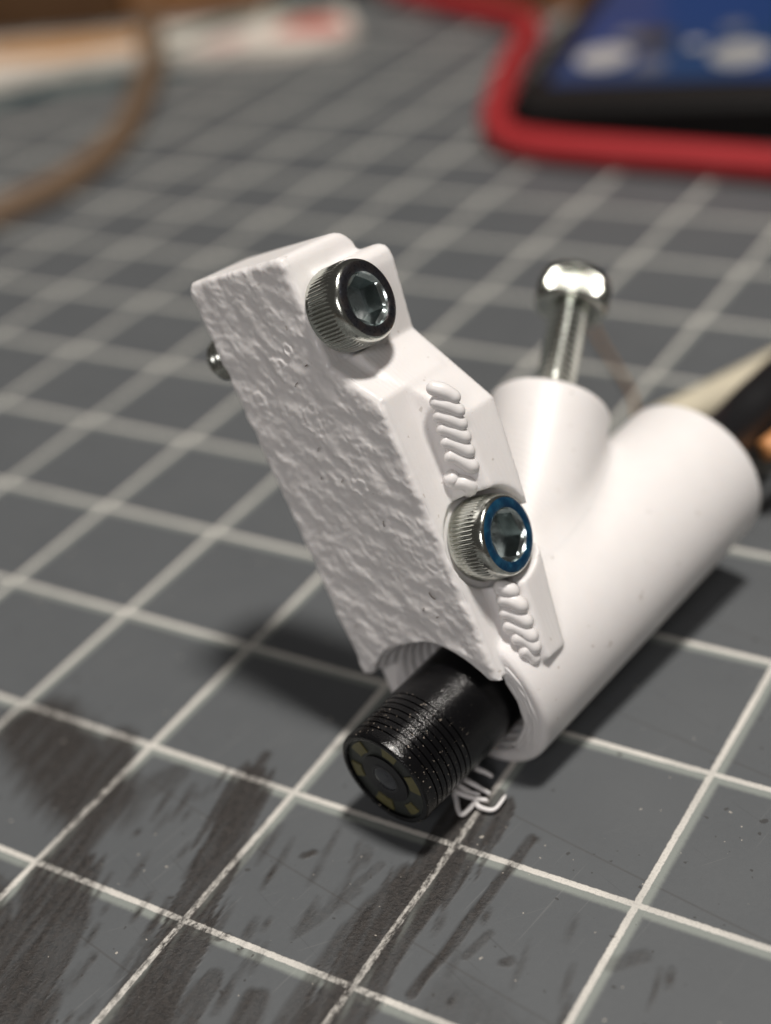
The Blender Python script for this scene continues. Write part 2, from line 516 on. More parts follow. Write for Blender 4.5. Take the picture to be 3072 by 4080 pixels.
def sdf_block(x, y, z, relief=None):
    # x: v, y: u, z: towards the viewer (depth d = -z); 2D polygon fields broadcast over z
    p1 = sd_poly(x, y, P1)
    p2 = sd_poly(x, y, P2)
    zf = z
    if relief is not None:
        zf = z - relief
    front = smax(p1, np.maximum(zf, np.maximum(-0.55 - z, (0.60 * y - z * 0.80 - 1.735))), 0.04)
    uu = np.clip(y, 0.0, 1.3)
    ledge = (x - (0.265 + (2.3 - 0.5 * uu) * (-z - 0.165 - 0.055 * uu))) * 0.45
    rear = smax(p2, np.maximum(z + 0.16, -z - np.minimum(0.62, 0.425 + 0.17 * np.clip(y, -0.3, 3))), 0.022)
    rear = smax(rear, ledge, 0.02)
    b = smin(front, rear, 0.03)
    # spot faces for the screw heads
    for s, r in ((S1, 0.245), (S2, 0.248)):
        rr = np.sqrt((y - s[1]) ** 2 + (z - s[2]) ** 2)
        b = smax(b, -np.maximum(rr - r, s[0] - x), 0.015)
    return b

AX_OFF = np.array([-0.075, -0.055, 0.0])
def sdf_bore(x, y, z):
    t, r = cyl(x, y, z, LENS_L + AX_OFF, -TAX_L)
    t2, r2 = cyl(x, y, z, LENS_L + np.array([-0.05, -0.012, 0.0]), -TAX_L)
    w = np.clip((t - 0.58) / 0.16, 0, 1)
    r = r * (1 - w) + r2 * w
    rad = np.clip(0.503 - 0.24 * (t - 0.5), 0.375, 0.515) - 0.045 * w
    rad = rad + 0.007 * np.sin(t * (2 * np.pi / 0.052))
    return np.maximum(r - rad, t - 1.45)

def sdf_tube(x, y, z):
    t, r = cyl(x, y, z, LENS_L, -TAX_L)
    return smax(r - R_TUBE, np.maximum(TUBE_FRONT - t, t - TUBE_END), 0.05)

def sdf_boss(x, y, z):
    t, r = cyl(x, y, z, BOSS_O, BOSS_D)
    return smax(r - BOSS_R, np.maximum(-t, t - BOSS_LEN), 0.06)

def surface_nets(f, origin, h):
    nx, ny, nz = f.shape
    s = f < 0
    cnt = np.zeros((nx - 1, ny - 1, nz - 1), np.int8)
    offs = [(i, j, k) for i in (0, 1) for j in (0, 1) for k in (0, 1)]
    for i, j, k in offs:
        cnt += s[i:nx - 1 + i, j:ny - 1 + j, k:nz - 1 + k]
    act = np.argwhere((cnt > 0) & (cnt < 8))
    vid = np.full(cnt.shape, -1, np.int32)
    vid[act[:, 0], act[:, 1], act[:, 2]] = np.arange(len(act))
    acc = np.zeros((len(act), 3)); num = np.zeros(len(act))
    g = {o: f[act[:, 0] + o[0], act[:, 1] + o[1], act[:, 2] + o[2]].astype(float) for o in offs}
    for a in offs:
        for ax in range(3):
            if a[ax]: continue
            b = list(a); b[ax] = 1; b = tuple(b)
            fa, fb = g[a], g[b]
            cr = (fa < 0) != (fb < 0)
            t = np.where(cr, fa / np.where(cr, fa - fb, 1), 0)
            p = np.tile(np.array(a, float), (len(act), 1)); p[:, ax] = t
            acc += np.where(cr[:, None], p, 0); num += cr
    V = np.array(origin) + (act + acc / num[:, None]) * h
    Q = []
    for ax in range(3):
        o1, o2 = (ax + 1) % 3, (ax + 2) % 3
        sl0 = [slice(None)] * 3; sl1 = [slice(None)] * 3
        sl0[ax] = slice(0, -1); sl1[ax] = slice(1, None)
        a, b = s[tuple(sl0)], s[tuple(sl1)]
        e = np.argwhere(a != b)
        ok = (e[:, o1] > 0) & (e[:, o1] < f.shape[o1] - 1) & (e[:, o2] > 0) & (e[:, o2] < f.shape[o2] - 1)
        e = e[ok]
        inside = a[e[:, 0], e[:, 1], e[:, 2]]
        def cell(d1, d2):
            c = e.copy(); c[:, o1] += d1; c[:, o2] += d2
            return vid[c[:, 0], c[:, 1], c[:, 2]]
        q = np.stack([cell(-1, -1), cell(0, -1), cell(0, 0), cell(-1, 0)], 1)
        q[~inside] = q[~inside][:, ::-1]
        Q.append(q)
    return V, np.vstack(Q)

def axes(lo, hi, h):
    n = [int(round((b - a) / h)) + 1 for a, b in zip(lo, hi)]
    x = (lo[0] + h * np.arange(n[0], dtype=np.float32))[:, None, None]
    y = (lo[1] + h * np.arange(n[1], dtype=np.float32))[None, :, None]
    z = (lo[2] + h * np.arange(n[2], dtype=np.float32))[None, None, :]
    return x, y, z

def vertex_normals(V, Q):
    a = V[Q[:, 2]] - V[Q[:, 0]]; b = V[Q[:, 3]] - V[Q[:, 1]]
    n = np.cross(a, b)
    N = np.zeros_like(V)
    for k in range(4):
        np.add.at(N, Q[:, k], n)
    return N / (np.linalg.norm(N, axis=1)[:, None] + 1e-12)

def relax(V, Q, it=1, w=0.5):
    for _ in range(it):
        A = np.zeros_like(V); c = np.zeros(len(V))
        for i, j in ((0, 1), (1, 2), (2, 3), (3, 0)):
            np.add.at(A, Q[:, i], V[Q[:, j]]); np.add.at(c, Q[:, i], 1)
            np.add.at(A, Q[:, j], V[Q[:, i]]); np.add.at(c, Q[:, j], 1)
        V = V * (1 - w) + w * A / c[:, None]
    return V

def sub_mesh(name, V, Q, N, keep, mat, parent):
    q = Q[keep]
    used = np.unique(q)
    mp = np.full(len(V), -1, np.int64); mp[used] = np.arange(len(used))
    me = mesh_np(name, V[used], mp[q])
    me.normals_split_custom_set_from_vertices(N[used].tolist())
    return link(name, me, mat, parent, FRAME)

base_w = LENS - TAX * 1.0
mount = empty('camera_mount', (base_w[0], base_w[1], 0.0))
tag(mount, 'white 3D printed tube mount with textured clamp holding a black inspection camera', 'camera mount')

def build_mount():
    h = 0.0115
    x, y, z = axes((-0.84, -0.86, -2.46), (0.84, 2.36, 0.04), h)
    block = sdf_block(x, y, z)
    tube = sdf_tube(x, y, z)
    boss = sdf_boss(x, y, z)
    f = smin(tube, boss, 0.13)
    f = smin(f, block, 0.014)
    f = smax(f, -sdf_bore(x, y, z), 0.012)
    # uneven printed rim of the tube front: thin stacked perimeter lines
    V, Q = surface_nets(f.astype(np.float32), (x[0, 0, 0], y[0, 0, 0], z[0, 0, 0]), h)
    V = relax(V, Q, 2, 0.5)
    N = vertex_normals(V, Q)
    c = V[Q].mean(1)
    a, b, d = (np.ascontiguousarray(c[:, i]) for i in range(3))
    db, dt, dbo = sdf_block(a, b, d), sdf_tube(a, b, d), sdf_boss(a, b, d)
    lab = np.argmin(np.stack([np.abs(db), np.abs(dt), np.abs(dbo)]), 0)
    tt, rr = cyl(a, b, d, LENS_L, -TAX_L)
    lab = np.where((rr < 0.455) & (d < -0.64) & (tt < 2.85), 1, lab)
    tb, rb = cyl(a, b, d, BOSS_O, BOSS_D)
    lab = np.where((lab == 2) & ((tb < 0.2)), 1, lab)
    lab = np.where((db < 0.02) & (lab == 2), 0, lab)
    front = d > -0.032
    sub_mesh('clamp_block', V, Q, N, (lab == 0) & ~front, MAT_WHITE, mount)
    sub_mesh('socket_tube', V, Q, N, (lab == 1) & ~front, MAT_WHITE, mount)
    sub_mesh('screw_boss', V, Q, N, (lab == 2) & ~front, MAT_WHITE, mount)
    # the face printed on a textured bed: real relief at a finer step
    h = 0.005
    x, y, z = axes((-0.80, -0.20, -0.045), (0.36, 2.36, 0.03), h)
    X, Y = np.broadcast_arrays(x[..., 0], y[..., 0])
    ca, sa = math.cos(0.55), math.sin(0.55)
    p, q = X * ca + Y * sa, -X * sa + Y * ca
    wx = (value_noise(X * 14, Y * 14, 21) - 0.5) * 0.03
    n = 0.66 * value_noise((p + wx) * 50 + 3, q * 33 + 8, 1) + 0.34 * value_noise(X * 40 + 60, (Y + wx) * 46 + 31, 2)
    n = n + 0.12 * (value_noise(X * 70 + 5, Y * 70 + 9, 6) - 0.5)
    n = n - 0.5
    rel = 0.0034 * np.tanh(n * 2.2) + 0.006 * (value_noise(X * 6, Y * 6, 9) - 0.5)
    # a few flat flakes where the print stuck to the bed
    for fx, fy, fr in ((-0.23, 1.40, 0.075), (-0.10, 1.02, 0.05), (-0.30, 1.72, 0.05), (-0.52, 1.58, 0.045), (-0.20, 1.80, 0.03)):
        dd = np.hypot(X - fx, (Y - fy) * 0.8) / fr + (value_noise(X * 40, Y * 40, 17) - 0.5) * 0.9
        rel += 0.0055 * np.clip((1 - dd) * 4, 0, 1) * np.clip(dd * 2.0, 0.25, 1)
    fade = np.clip((z + 0.045) / 0.03, 0, 1)
    rel3 = (rel[:, :, None] - 0.004) * fade
    f = sdf_block(x, y, z, relief=rel3)
    edge = (value_noise(Y * 16 + X * 9, X * 13, 31) - 0.5)[:, :, None] * 0.011 * fade
    f = f + edge - 0.001
    f = smax(f, -sdf_bore(x, y, z), 0.012)
    V, Q = surface_nets(f.astype(np.float32), (x[0, 0, 0], y[0, 0, 0], z[0, 0, 0]), h)
    V = relax(V, Q, 1, 0.5)
    N = vertex_normals(V, Q)
    sub_mesh('textured_face', V, Q, N, np.ones(len(Q), bool), MAT_FACE, mount)
build_mount()

STRANDS = [[(0.361, 1.404, -0.235), (0.425, 1.358, -0.277), (0.456, 1.275, -0.32)], [(0.345, 1.33, -0.235), (0.409, 1.292, -0.277), (0.454, 1.205, -0.32)], [(0.331, 1.264, -0.235), (0.392, 1.225, -0.277), (0.437, 1.136, -0.32)], [(0.323, 1.195, -0.235), (0.383, 1.157, -0.277), (0.427, 1.066, -0.32)], [(0.314, 1.124, -0.235), (0.373, 1.088, -0.277), (0.414, 0.99, -0.32)], [(0.304, 1.051, -0.235), (0.36, 1.011, -0.277), (0.399, 0.906, -0.32)], [(0.293, 0.956, -0.235), (0.282, 0.899, -0.256), (0.326, 0.874, -0.277), (0.332, 0.842, -0.299), (0.261, 0.803, -0.32)], [(0.326, 0.334, -0.185), (0.372, 0.314, -0.215), (0.418, 0.254, -0.245)], [(0.313, 0.271, -0.185), (0.384, 0.254, -0.215), (0.432, 0.163, -0.245)], [(0.297, 0.2, -0.185), (0.372, 0.177, -0.215), (0.423, 0.075, -0.245)], [(0.292, 0.131, -0.185), (0.368, 0.099, -0.215), (0.416, -0.011, -0.245)], [(0.314, 0.056, -0.185), (0.376, 0.03, -0.215), (0.404, -0.072, -0.245)], [(0.339, -0.011, -0.185), (0.37, -0.053, -0.215), (0.361, -0.133, -0.245)]]
for st in STRANDS:
    st = [(a + 0.022, b, c + 0.020) for a, b, c in st]
    if len(st) == 3:                                 # nearly straight, only sagging at its far end
        st[1] = tuple(0.55 * m_ + 0.225 * (a + b) for a, m_, b in zip(*st))
    P, R = capsule_path(st, 0.040 * random.uniform(0.94, 1.06), 26)
    link('bridging_strand', tube_mesh('bridging_strand', P, R, 14), MAT_STRAND, mount, FRAME)
# loose strands hanging under the tube front and a curl of filament on the mat
for pts in ([(1.80, 1.47, 0.12), (1.894, 1.46, 0.10), (1.94, 1.471, 0.08), (1.976, 1.484, 0.05)],
            [(1.80, 1.38, 0.12), (1.873, 1.362, 0.10), (1.945, 1.36, 0.08), (2.015, 1.379, 0.03)],
            [(1.80, 1.33, 0.12), (1.869, 1.311, 0.10), (1.921, 1.323, 0.06), (1.974, 1.347, 0.04)],
            [(1.82, 1.29, 0.10), (1.885, 1.278, 0.08), (1.955, 1.30, 0.05), (2.026, 1.331, 0.03)],
            [(1.84, 1.30, 0.05), (1.859, 1.282, 0.03), (1.908, 1.216, 0.025), (1.945, 1.189, 0.025), (1.959, 1.238, 0.025), (1.97, 1.286, 0.03), (2.005, 1.27, 0.03), (2.063, 1.27, 0.03), (2.091, 1.301, 0.03), (2.098, 1.402, 0.04)]):
    P, R = capsule_path(pts, 0.0155, 48)
    R = R * (1.12 - 0.4 * np.linspace(0, 1, len(R)))
    link('loose_strand', tube_mesh('loose_strand', P, R, 10), MAT_STRAND, mount)

# thin perimeter lines on the tube front, right of the camera
def front_lines():
    e1 = np.cross(TAX, [0, 0, 1]); e1 /= np.linalg.norm(e1); e2 = np.cross(e1, TAX)
    for i in range(9):
        r = 0.352 + 0.0135 * i
        a0, a1 = math.radians(-48 + random.uniform(-5, 6)), math.radians(44 + random.uniform(-8, 8) + 2 * i)
        pts = []
        for a in np.linspace(a0, a1, 9):
            w = random.uniform(-0.004, 0.004)
            s = TUBE_FRONT + 0.003 + random.uniform(-0.005, 0.005)
            if i > 6: s += 0.012 * (i - 6)
            pts.append(LENS - TAX * s + (r + w) * (-math.cos(a) * e1 + math.sin(a) * e2))
        P, R = capsule_path(pts, 0.011, 40)
        link('perimeter_line', tube_mesh('perimeter_line', P, R, 8), MAT_STRAND, mount)
front_lines()

def flecks():
    bm = bmesh.new()
    MI = FRAME
    for px, py, L, a in ((-0.22, 1.62, 0.03, 0.6), (-0.10, 1.70, 0.018, 0.2), (-0.25, 1.27, 0.02, 1.0), (-0.31, 1.12, 0.014, 2.0), (0.10, 0.40, 0.05, 2.2),
                         (0.01, 0.33, 0.02, 1.0), (0.08, 0.28, 0.014, 0.3), (-0.02, 0.82, 0.03, 1.5), (-0.18, 1.08, 0.016, 0.8)):
        P = [Vector((px + L * (t - .5) * math.cos(a) + 0.15 * L * t * t, py + L * (t - .5) * math.sin(a), 0.016 + 0.004 * math.sin(t * 3))) for t in (0, .33, .66, 1)]
        vs = []
        for p in P:
            vs.append([bm.verts.new(p + Vector((0.003 * math.cos(q), 0.003 * math.sin(q), 0.002 * math.sin(q * 2)))) for q in (0, 2.1, 4.2)])
        for i in range(3):
            for j in range(3):
                bm.faces.new((vs[i][j], vs[i][(j + 1) % 3], vs[i + 1][(j + 1) % 3], vs[i + 1][j]))
    me = bpy.data.meshes.new('lint_fleck'); bm.to_mesh(me); bm.free()
    o = link('lint_fleck', me, plain('dark_lint', (0.05, 0.03, 0.02), 0.8), mount, FRAME)
    o['kind'] = 'stuff'
flecks()

# ------------------------------------------------------------------ socket head screws
def lathe(rings, seg, mod=None):
    V, F = [], []
    for i, (r, z) in enumerate(rings):
        for j in range(seg):
            th = 2 * math.pi * j / seg
            rr = r if mod is None else mod(i, j, r)
            V.append((rr * math.cos(th), rr * math.sin(th), z))
    for i in range(len(rings) - 1):
        for j in range(seg):
            k = (j + 1) % seg
            F.append((i * seg + j, i * seg + k, (i + 1) * seg + k, (i + 1) * seg + j))
    return V, F

HEAD_R, HEAD_H = 0.2195, 0.236
def head_mesh():
    seg, teeth = 480, 60
    rings = [(0.10, 0.0), (0.195, 0.0), (0.208, 0.006), (0.212, 0.016), (0.212, 0.030), (0.2185, 0.040), (0.2185, 0.10), (0.2185, 0.160), (0.2135, 0.172),
             (0.2125, 0.190), (0.209, 0.208), (0.202, 0.222), (0.196, 0.2275), (0.190, 0.2310)]
    def mod(i, j, r):
        if 5 <= i <= 7:
            ph = (j * teeth / seg) % 1.0
            return r - 0.0085 * (1 - math.sin(math.pi * ph)) 
        return r
    V, F = lathe(rings, seg, mod)
    me = mesh_from('screw_head', V, F)
    me.set_sharp_from_angle(angle=math.radians(32))
    return me
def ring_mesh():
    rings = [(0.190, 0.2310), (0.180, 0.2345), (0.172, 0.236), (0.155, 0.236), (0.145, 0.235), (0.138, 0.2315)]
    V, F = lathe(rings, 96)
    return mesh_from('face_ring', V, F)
def socket_mesh():
    # hexagonal recess; circle of the countersink runs down to the hex walls
    V, F = [], []
    n = 96
    def hexr(th, R):
        a = (th % (math.pi / 3)) - math.pi / 6
        return R * math.cos(math.pi / 6) / math.cos(a)
    Rh = 0.127
    levels = [(0.138, 0.2315, 0), (0.131, 0.222, 0), (None, 0.211, 1), (None, 0.10, 1)]
    for R, z, hx in levels:
        for j in range(n):
            th = 2 * math.pi * j / n
            r = R if not hx else hexr(th, Rh)
            V.append((r * math.cos(th), r * math.sin(th), z))
    for i in range(len(levels) - 1):
        for j in range(n):
            k = (j + 1) % n
            F.append((i * n + j, i * n + k, (i + 1) * n + k, (i + 1) * n + j))
    return mesh_from('hex_socket', V, F, smooth=False)
def floor_mesh():
    n, Rh = 48, 0.128
    V = []
    for j in range(n):
        th = 2 * math.pi * j / n
        r = Rh * math.cos(math.pi / 6) / math.cos((th % (math.pi / 3)) - math.pi / 6)
        V.append((r * math.cos(th), r * math.sin(th), 0.101))
    for j in range(n):
        th = 2 * math.pi * j / n
        V.append((0.095 * math.cos(th), 0.095 * math.sin(th), 0.101))
    V.append((0, 0, 0.062))
    F = [(j, (j + 1) % n, n + (j + 1) % n, n + j) for j in range(n)] + [(n + j, n + (j + 1) % n, 2 * n) for j in range(n)]
    return mesh_from('socket_floor', V, F, smooth=False)
def thread_mesh(length, pitch=0.042):
    seg, per = 40, 8
    n = int(length / pitch * per)
    V, F = [], []
    for i in range(n + 1):
        z = -length * i / n
        for j in range(seg):
            th = 2 * math.pi * j / seg
            ph = (z / pitch + j / seg) % 1.0
            r = 0.119 - 0.024 * abs(2 * ph - 1)
            e = -z
            if e < 0.03: r = 0.112
            if length - e < 0.03: r = min(r, 0.118 - (0.03 - (length - e)) * 1.2)
            V.append((r * math.cos(th), r * math.sin(th), z))
    for i in range(n):
        for j in range(seg):
            k = (j + 1) % seg
            F.append((i * seg + k, i * seg + j, (i + 1) * seg + j, (i + 1) * seg + k))
    F.append(tuple(n * seg + j for j in range(seg)))
    me = mesh_from('threaded_shank', V, F)
    me.set_sharp_from_angle(angle=math.radians(35))
    return me
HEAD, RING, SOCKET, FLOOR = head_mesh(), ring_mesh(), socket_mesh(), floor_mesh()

def screw(face, axis, spin, length, label, ring_mat, ring_label=None):
    """face: world centre of the head's outer face; axis points out of it"""
    a = Vector(axis).normalized()
    rot = a.to_track_quat('Z', 'Y').to_matrix() @ Matrix.Rotation(spin, 3, 'Z')
    M4 = rot.to_4x4(); M4.translation = Vector(face) - a * HEAD_H
    e = empty('socket_screw', M4.translation, rot)
    tag(e, label, 'screw', 'socket head screws of the mount')
    first = not HEAD.materials
    for nm, me, mt in (('screw_head', HEAD, MAT_ZINC), ('hex_socket', SOCKET, MAT_SOCKET), ('socket_floor', FLOOR, MAT_FLOOR)):
        o = bpy.data.objects.new(nm, me); COL.objects.link(o)
        if not me.materials: me.materials.append(mt)
        o.parent = e
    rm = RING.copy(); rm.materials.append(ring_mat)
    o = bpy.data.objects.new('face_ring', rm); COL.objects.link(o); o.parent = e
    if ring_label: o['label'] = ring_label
    sh = thread_mesh(length); sh.materials.append(MAT_ZINC)
    o = bpy.data.objects.new('threaded_shank', sh); COL.objects.link(o); o.parent = e
    return e

BV = MF[0]
screw((1.33999847, 1.89651175, 2.57924347), (0.89839339, -0.02241919, 0.43861908), 0.30, 1.16 - HEAD_H,
      'upper clamp screw with dark face and threaded tip poking out of the textured block', MAT_DARK_FACE)
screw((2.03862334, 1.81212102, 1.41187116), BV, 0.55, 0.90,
      'lower clamp screw with a blue reflection coloured into its face, just under the curled bridging strands', MAT_BLUE, 'ring face with a blue reflection in its colour')
bd = MF.T @ BOSS_D
bo = P0 + MF.T @ BOSS_O
screw(bo + bd * (2.249 + HEAD_H), bd, 0.2, 0.85,
      'tall set screw standing out of the round boss behind the clamp', MAT_ZINC)

# ------------------------------------------------------------------ inspection camera
def build_camera():
    q = Vector(TAX).to_track_quat('Z', 'Y').to_matrix()
    root = empty('inspection_camera', LENS, q)
    MW = q.to_4x4(); MW.translation = Vector(LENS)
    tag(root, 'black cylindrical inspection camera with grooved nose and ring of yellow LEDs', 'inspection camera')
    R = R_BARREL
    rings = [(0.252, -0.035), (0.252, -0.004), (0.262, 0.0), (0.276, -0.002), (R - 0.003, -0.010), (R, -0.022), (R, -0.045)]
    z = -0.045
    for i in range(8):
        rings += [(R, z - 0.027), (R - 0.009, z - 0.029), (R - 0.009, z - 0.034), (R, z - 0.036)]
        z -= 0.0385
    rings += [(R + 0.001, z - 0.05), (R + 0.001, -1.35), (0.1, -1.36)]
    V, F = lathe(rings, 144)
    F = [f[::-1] for f in F]
    me = mesh_from('barrel', V, F, smooth=True)
    me.set_sharp_from_angle(angle=math.radians(30))
    link('barrel', me, MAT_BARREL, root, MW)
    # recessed front: board, LEDs, lens ring, lens glass
    def disc(name, r0, r1, z0, mat, a0=0.0, a1=2 * math.pi, thick=0.006, seg=48, parent=root):
        V, F = [], []
        full = abs(a1 - a0 - 2 * math.pi) < 1e-6
        n = seg if full else max(4, int(seg * (a1 - a0) / 6.28) + 2)
        for j in range(n if full else n + 1):
            a = a0 + (a1 - a0) * j / n
            for r, zz in ((r0, z0 - thick), (r0, z0), (r1, z0), (r1, z0 - thick)):
                V.append((r * math.cos(a), r * math.sin(a), zz))
        for j in range(n):
            k = (j + 1) % n if full else j + 1
            for q_ in range(3):
                F.append((j * 4 + q_, k * 4 + q_, k * 4 + q_ + 1, j * 4 + q_ + 1))
        if not full:
            F.append((0, 1, 2, 3)); F.append((n * 4 + 3, n * 4 + 2, n * 4 + 1, n * 4))
        bm = bmesh.new()
        vs = [bm.verts.new(v) for v in V]
        for f in F:
            try: bm.faces.new([vs[i] for i in f])
            except ValueError: pass
        bmesh.ops.recalc_face_normals(bm, faces=bm.faces)
        me = bpy.data.meshes.new(name); bm.to_mesh(me); bm.free()
        return link(name, me, mat, parent, MW)
    disc('board', 0.002, 0.252, -0.022, plain('dark_green_board', (0.030, 0.034, 0.030), 0.4, var=0.4, scale=30))
    led_m = plain('yellow_led_phosphor', (0.125, 0.112, 0.04), 0.3, var=0.35, scale=22)
    for k in range(6):
        a = math.radians(60 * k + 14)
        disc('led', 0.172 if k % 2 else 0.165, 0.235, -0.0145, led_m, a - 0.24 - 0.05 * math.sin(k * 2.3), a + 0.22 + 0.06 * math.cos(k * 3.1))
    ring = disc('lens_holder', 0.084, 0.146, -0.010, plain('black_lens_holder', (0.008, 0.008, 0.009), 0.35), thick=0.012)
    disc('lens_rim', 0.074, 0.088, -0.0085, plain('grey_lens_rim', (0.02, 0.02, 0.022), 0.3), thick=0.012, parent=ring)
    # slightly domed lens
    V, F = lathe([(0.075 * math.cos(t), -0.013 + 0.008 * math.sin(t)) for t in np.linspace(0, 1.5, 7)], 40)
    V.append((0, 0, -0.005)); c = len(V) - 1
    F += [(6 * 40 + j, 6 * 40 + (j + 1) % 40, c) for j in range(40)]
    link('lens', mesh_from('lens', V, F), plain('grey_lens_glass', (0.035, 0.038, 0.044), 0.06, var=0.05, spec=0.8), root, MW)
    # cable leaving the back of the tube
    end = LENS - TAX * 1.36
    side = np.cross(TAX, [0, 0, 1.0]); side /= np.linalg.norm(side)
    pts = [end + TAX * 0.05, end - TAX * 0.6, end - TAX * 1.5, np.array([2.19, 4.50, 0.52]), np.array([2.24, 5.0, 0.52]), np.array([2.32, 5.8, 0.45]), np.array([2.6, 7.0, 0.24]), np.array([4.2, 8.4, 0.19]), np.array([8.0, 8.6, 0.19])]
    P = spline(pts, 90)
    link('cable', tube_mesh('cable', P, 0.19, 18), plain('black_cable_jacket', (0.008, 0.008, 0.009), 0.4), root)
build_camera()

# ------------------------------------------------------------------ out of focus things behind
MAT_RED = plain('red_silicone', (0.36, 0.028, 0.032), 0.38, var=0.1, scale=2)
red = [(3.6, 9.62, 0.17), (2.0, 9.84, 0.17), (0.53, 9.96, 0.17), (-0.75, 9.98, 0.17), (-1.71, 10.0, 0.17), (-2.31, 10.14, 0.17), (-2.74, 10.62, 0.17), (-3.06, 11.35, 0.17), (-3.41, 12.25, 0.17), (-3.66, 13.05, 0.17), (-3.86, 13.75, 0.17), (-4.26, 14.25, 0.17), (-4.86, 14.55, 0.17), (-5.66, 14.9, 0.17), (-6.66, 15.35, 0.17), (-7.86, 16.25, 0.17)]
tag(link('red_lead', tube_mesh('red_lead', spline(red, 160), 0.17, 18), MAT_RED), 'thick red rubber lead curving round the front of the dark device', 'cable')

def rounded_slab(name, w, d, h, r, mat, parent, M4, bev=0.08, z0=0.0):
    bm = bmesh.new()
    pts = []
    for cx, cy, a0 in ((w - r, r, -90), (w - r, d - r, 0), (r, d - r, 90), (r, r, 180)):
        for k in range(7):
            a = math.radians(a0 + 15 * k)
            pts.append((cx + r * math.cos(a), cy + r * math.sin(a)))
    lv = [(bev, z0), (0.0, z0 + bev), (0.0, z0 + h - bev), (bev, z0 + h)]
    rings = []
    for ins, z in lv:
        row = []
        for x, y in pts:
            sx = (x - w / 2) / (w / 2); sy = (y - d / 2) / (d / 2)
            row.append(bm.verts.new((w / 2 + sx * (w / 2 - ins), d / 2 + sy * (d / 2 - ins), z)))
        rings.append(row)
    n = len(pts)
    for a, b in zip(rings, rings[1:]):
        for j in range(n):
            bm.faces.new((a[j], a[(j + 1) % n], b[(j + 1) % n], b[j]))
    bm.faces.new(rings[-1]); bm.faces.new(rings[0][::-1])
    me = bpy.data.meshes.new(name); bm.to_mesh(me); bm.free()
    return link(name, me, mat, parent, M4)

def emissive(name, c0, c1, strength, scale=0.35):
    m_ = NT(name)
    c = m_.coord()
    nz = m_.step(m_.noise(c, scale, 2), 0.35, 0.65)
    col = m_.mix(nz, c0, c1)
    m_.set(Base_Color=(0.01, 0.01, 0.012), Roughness=0.25, Emission_Color=col, Emission_Strength=strength)
    return m_.mat

def device():
    rot = Matrix.Rotation(math.radians(13), 3, 'Z')
    loc = Vector((-2.42, 10.24, 0.0))
    e = empty('tablet', loc, rot)
    M4 = rot.to_4x4(); M4.translation = loc
    tag(e, 'black tablet lying on the mat with a lit blue screen', 'tablet')
    rounded_slab('case', 10.0, 7.5, 0.50, 0.25, plain('black_case', (0.004, 0.0035, 0.0035), 0.6, spec=0.15), e, M4)
    rounded_slab('bezel', 9.76, 7.26, 0.03, 0.2, plain('dark_bezel', (0.014, 0.0115, 0.011), 0.55, spec=0.15), e, M4 @ Matrix.Translation((0.12, 0.12, 0)), bev=0.01, z0=0.50)
    s = rounded_slab('screen', 8.6, 6.2, 0.01, 0.05, emissive('blue_screen', (0.012, 0.055, 0.16), (0.010, 0.050, 0.20), 0.6), e, M4 @ Matrix.Translation((0.35, 0.55, 0)), bev=0.003, z0=0.5305)
    def icon(x, y, r, mat, n=24, inner=0.0):
        V, F = [], []
        for j in range(n):
            a = 2 * math.pi * j / n
            for rr, zz in ((inner, 0.541), (inner, 0.546), (r, 0.546), (r, 0.541)):
                V.append((x + rr * math.cos(a), y + rr * 1.25 * math.sin(a), zz))
        for j in range(n):
            k = (j + 1) % n
            for q in range(3):
                F.append((j * 4 + q, k * 4 + q, k * 4 + q + 1, j * 4 + q + 1))
        link('screen_icon', mesh_from('screen_icon', V, F, False), mat, s, M4)
    wi = emissive('white_icon', (0.30, 0.28, 0.25), (0.42, 0.39, 0.36), 1.0)
    gi = emissive('grey_icon', (0.10, 0.10, 0.11), (0.14, 0.14, 0.15), 1.0)
    di = emissive('dark_icon', (0.012, 0.011, 0.009), (0.04, 0.035, 0.02), 1.0)
    icon(0.80, 1.40, 0.30, wi, inner=0.003)
    icon(1.22, 2.05, 0.26, di, inner=0.003)
    icon(1.36, 1.10, 0.17, gi, inner=0.003)
    icon(2.28, 1.35, 0.32, wi, inner=0.003)
    icon(1.75, 1.75, 0.10, wi, inner=0.003)
    icon(0.95, 2.15, 0.16, gi, inner=0.003)
    icon(2.10, 2.30, 0.14, gi, inner=0.003)
    icon(2.95, 1.50, 0.28, gi, inner=0.003)
device()

# printed leaflet pile at the upper left
def prism(name, poly, z0, z1, mat, parent=None):
    bm = bmesh.new()
    a = [bm.verts.new((x, y, z0)) for x, y in poly]; b = [bm.verts.new((x, y, z1)) for x, y in poly]
    n = len(poly)
    bm.faces.new(b); bm.faces.new(a[::-1])
    for j in range(n):
        bm.faces.new((a[j], a[(j + 1) % n], b[(j + 1) % n], b[j]))
    bmesh.ops.recalc_face_normals(bm, faces=bm.faces)
    me = bpy.data.meshes.new(name); bm.to_mesh(me); bm.free()
    return link(name, me, mat, parent)
leaf = empty('leaflet', (-9.0, 12.8, 0.0))
tag(leaf, 'white leaflet with orange, teal and red print at the back left of the mat', 'leaflet')
prism('paper', [(-13.2, 9.2), (-10.6, 11.15), (-10.0, 11.85), (-9.1, 12.3), (-8.1, 12.6), (-7.2, 12.87), (-6.54, 13.34), (-6.5, 13.8), (-7.27, 14.7), (-8.3, 14.5), (-8.8, 13.9), (-10.15, 13.2), (-11.94, 12.6), (-15.0, 11.0)], 0.0, 0.16, plain('white_paper', (0.74, 0.68, 0.60), 0.6, var=0.12, scale=0.9), leaf)
def patch(poly, col):
    prism('printed_patch', poly, 0.161, 0.166, plain('print_ink', col, 0.5, var=0.15, scale=1.2), leaf)
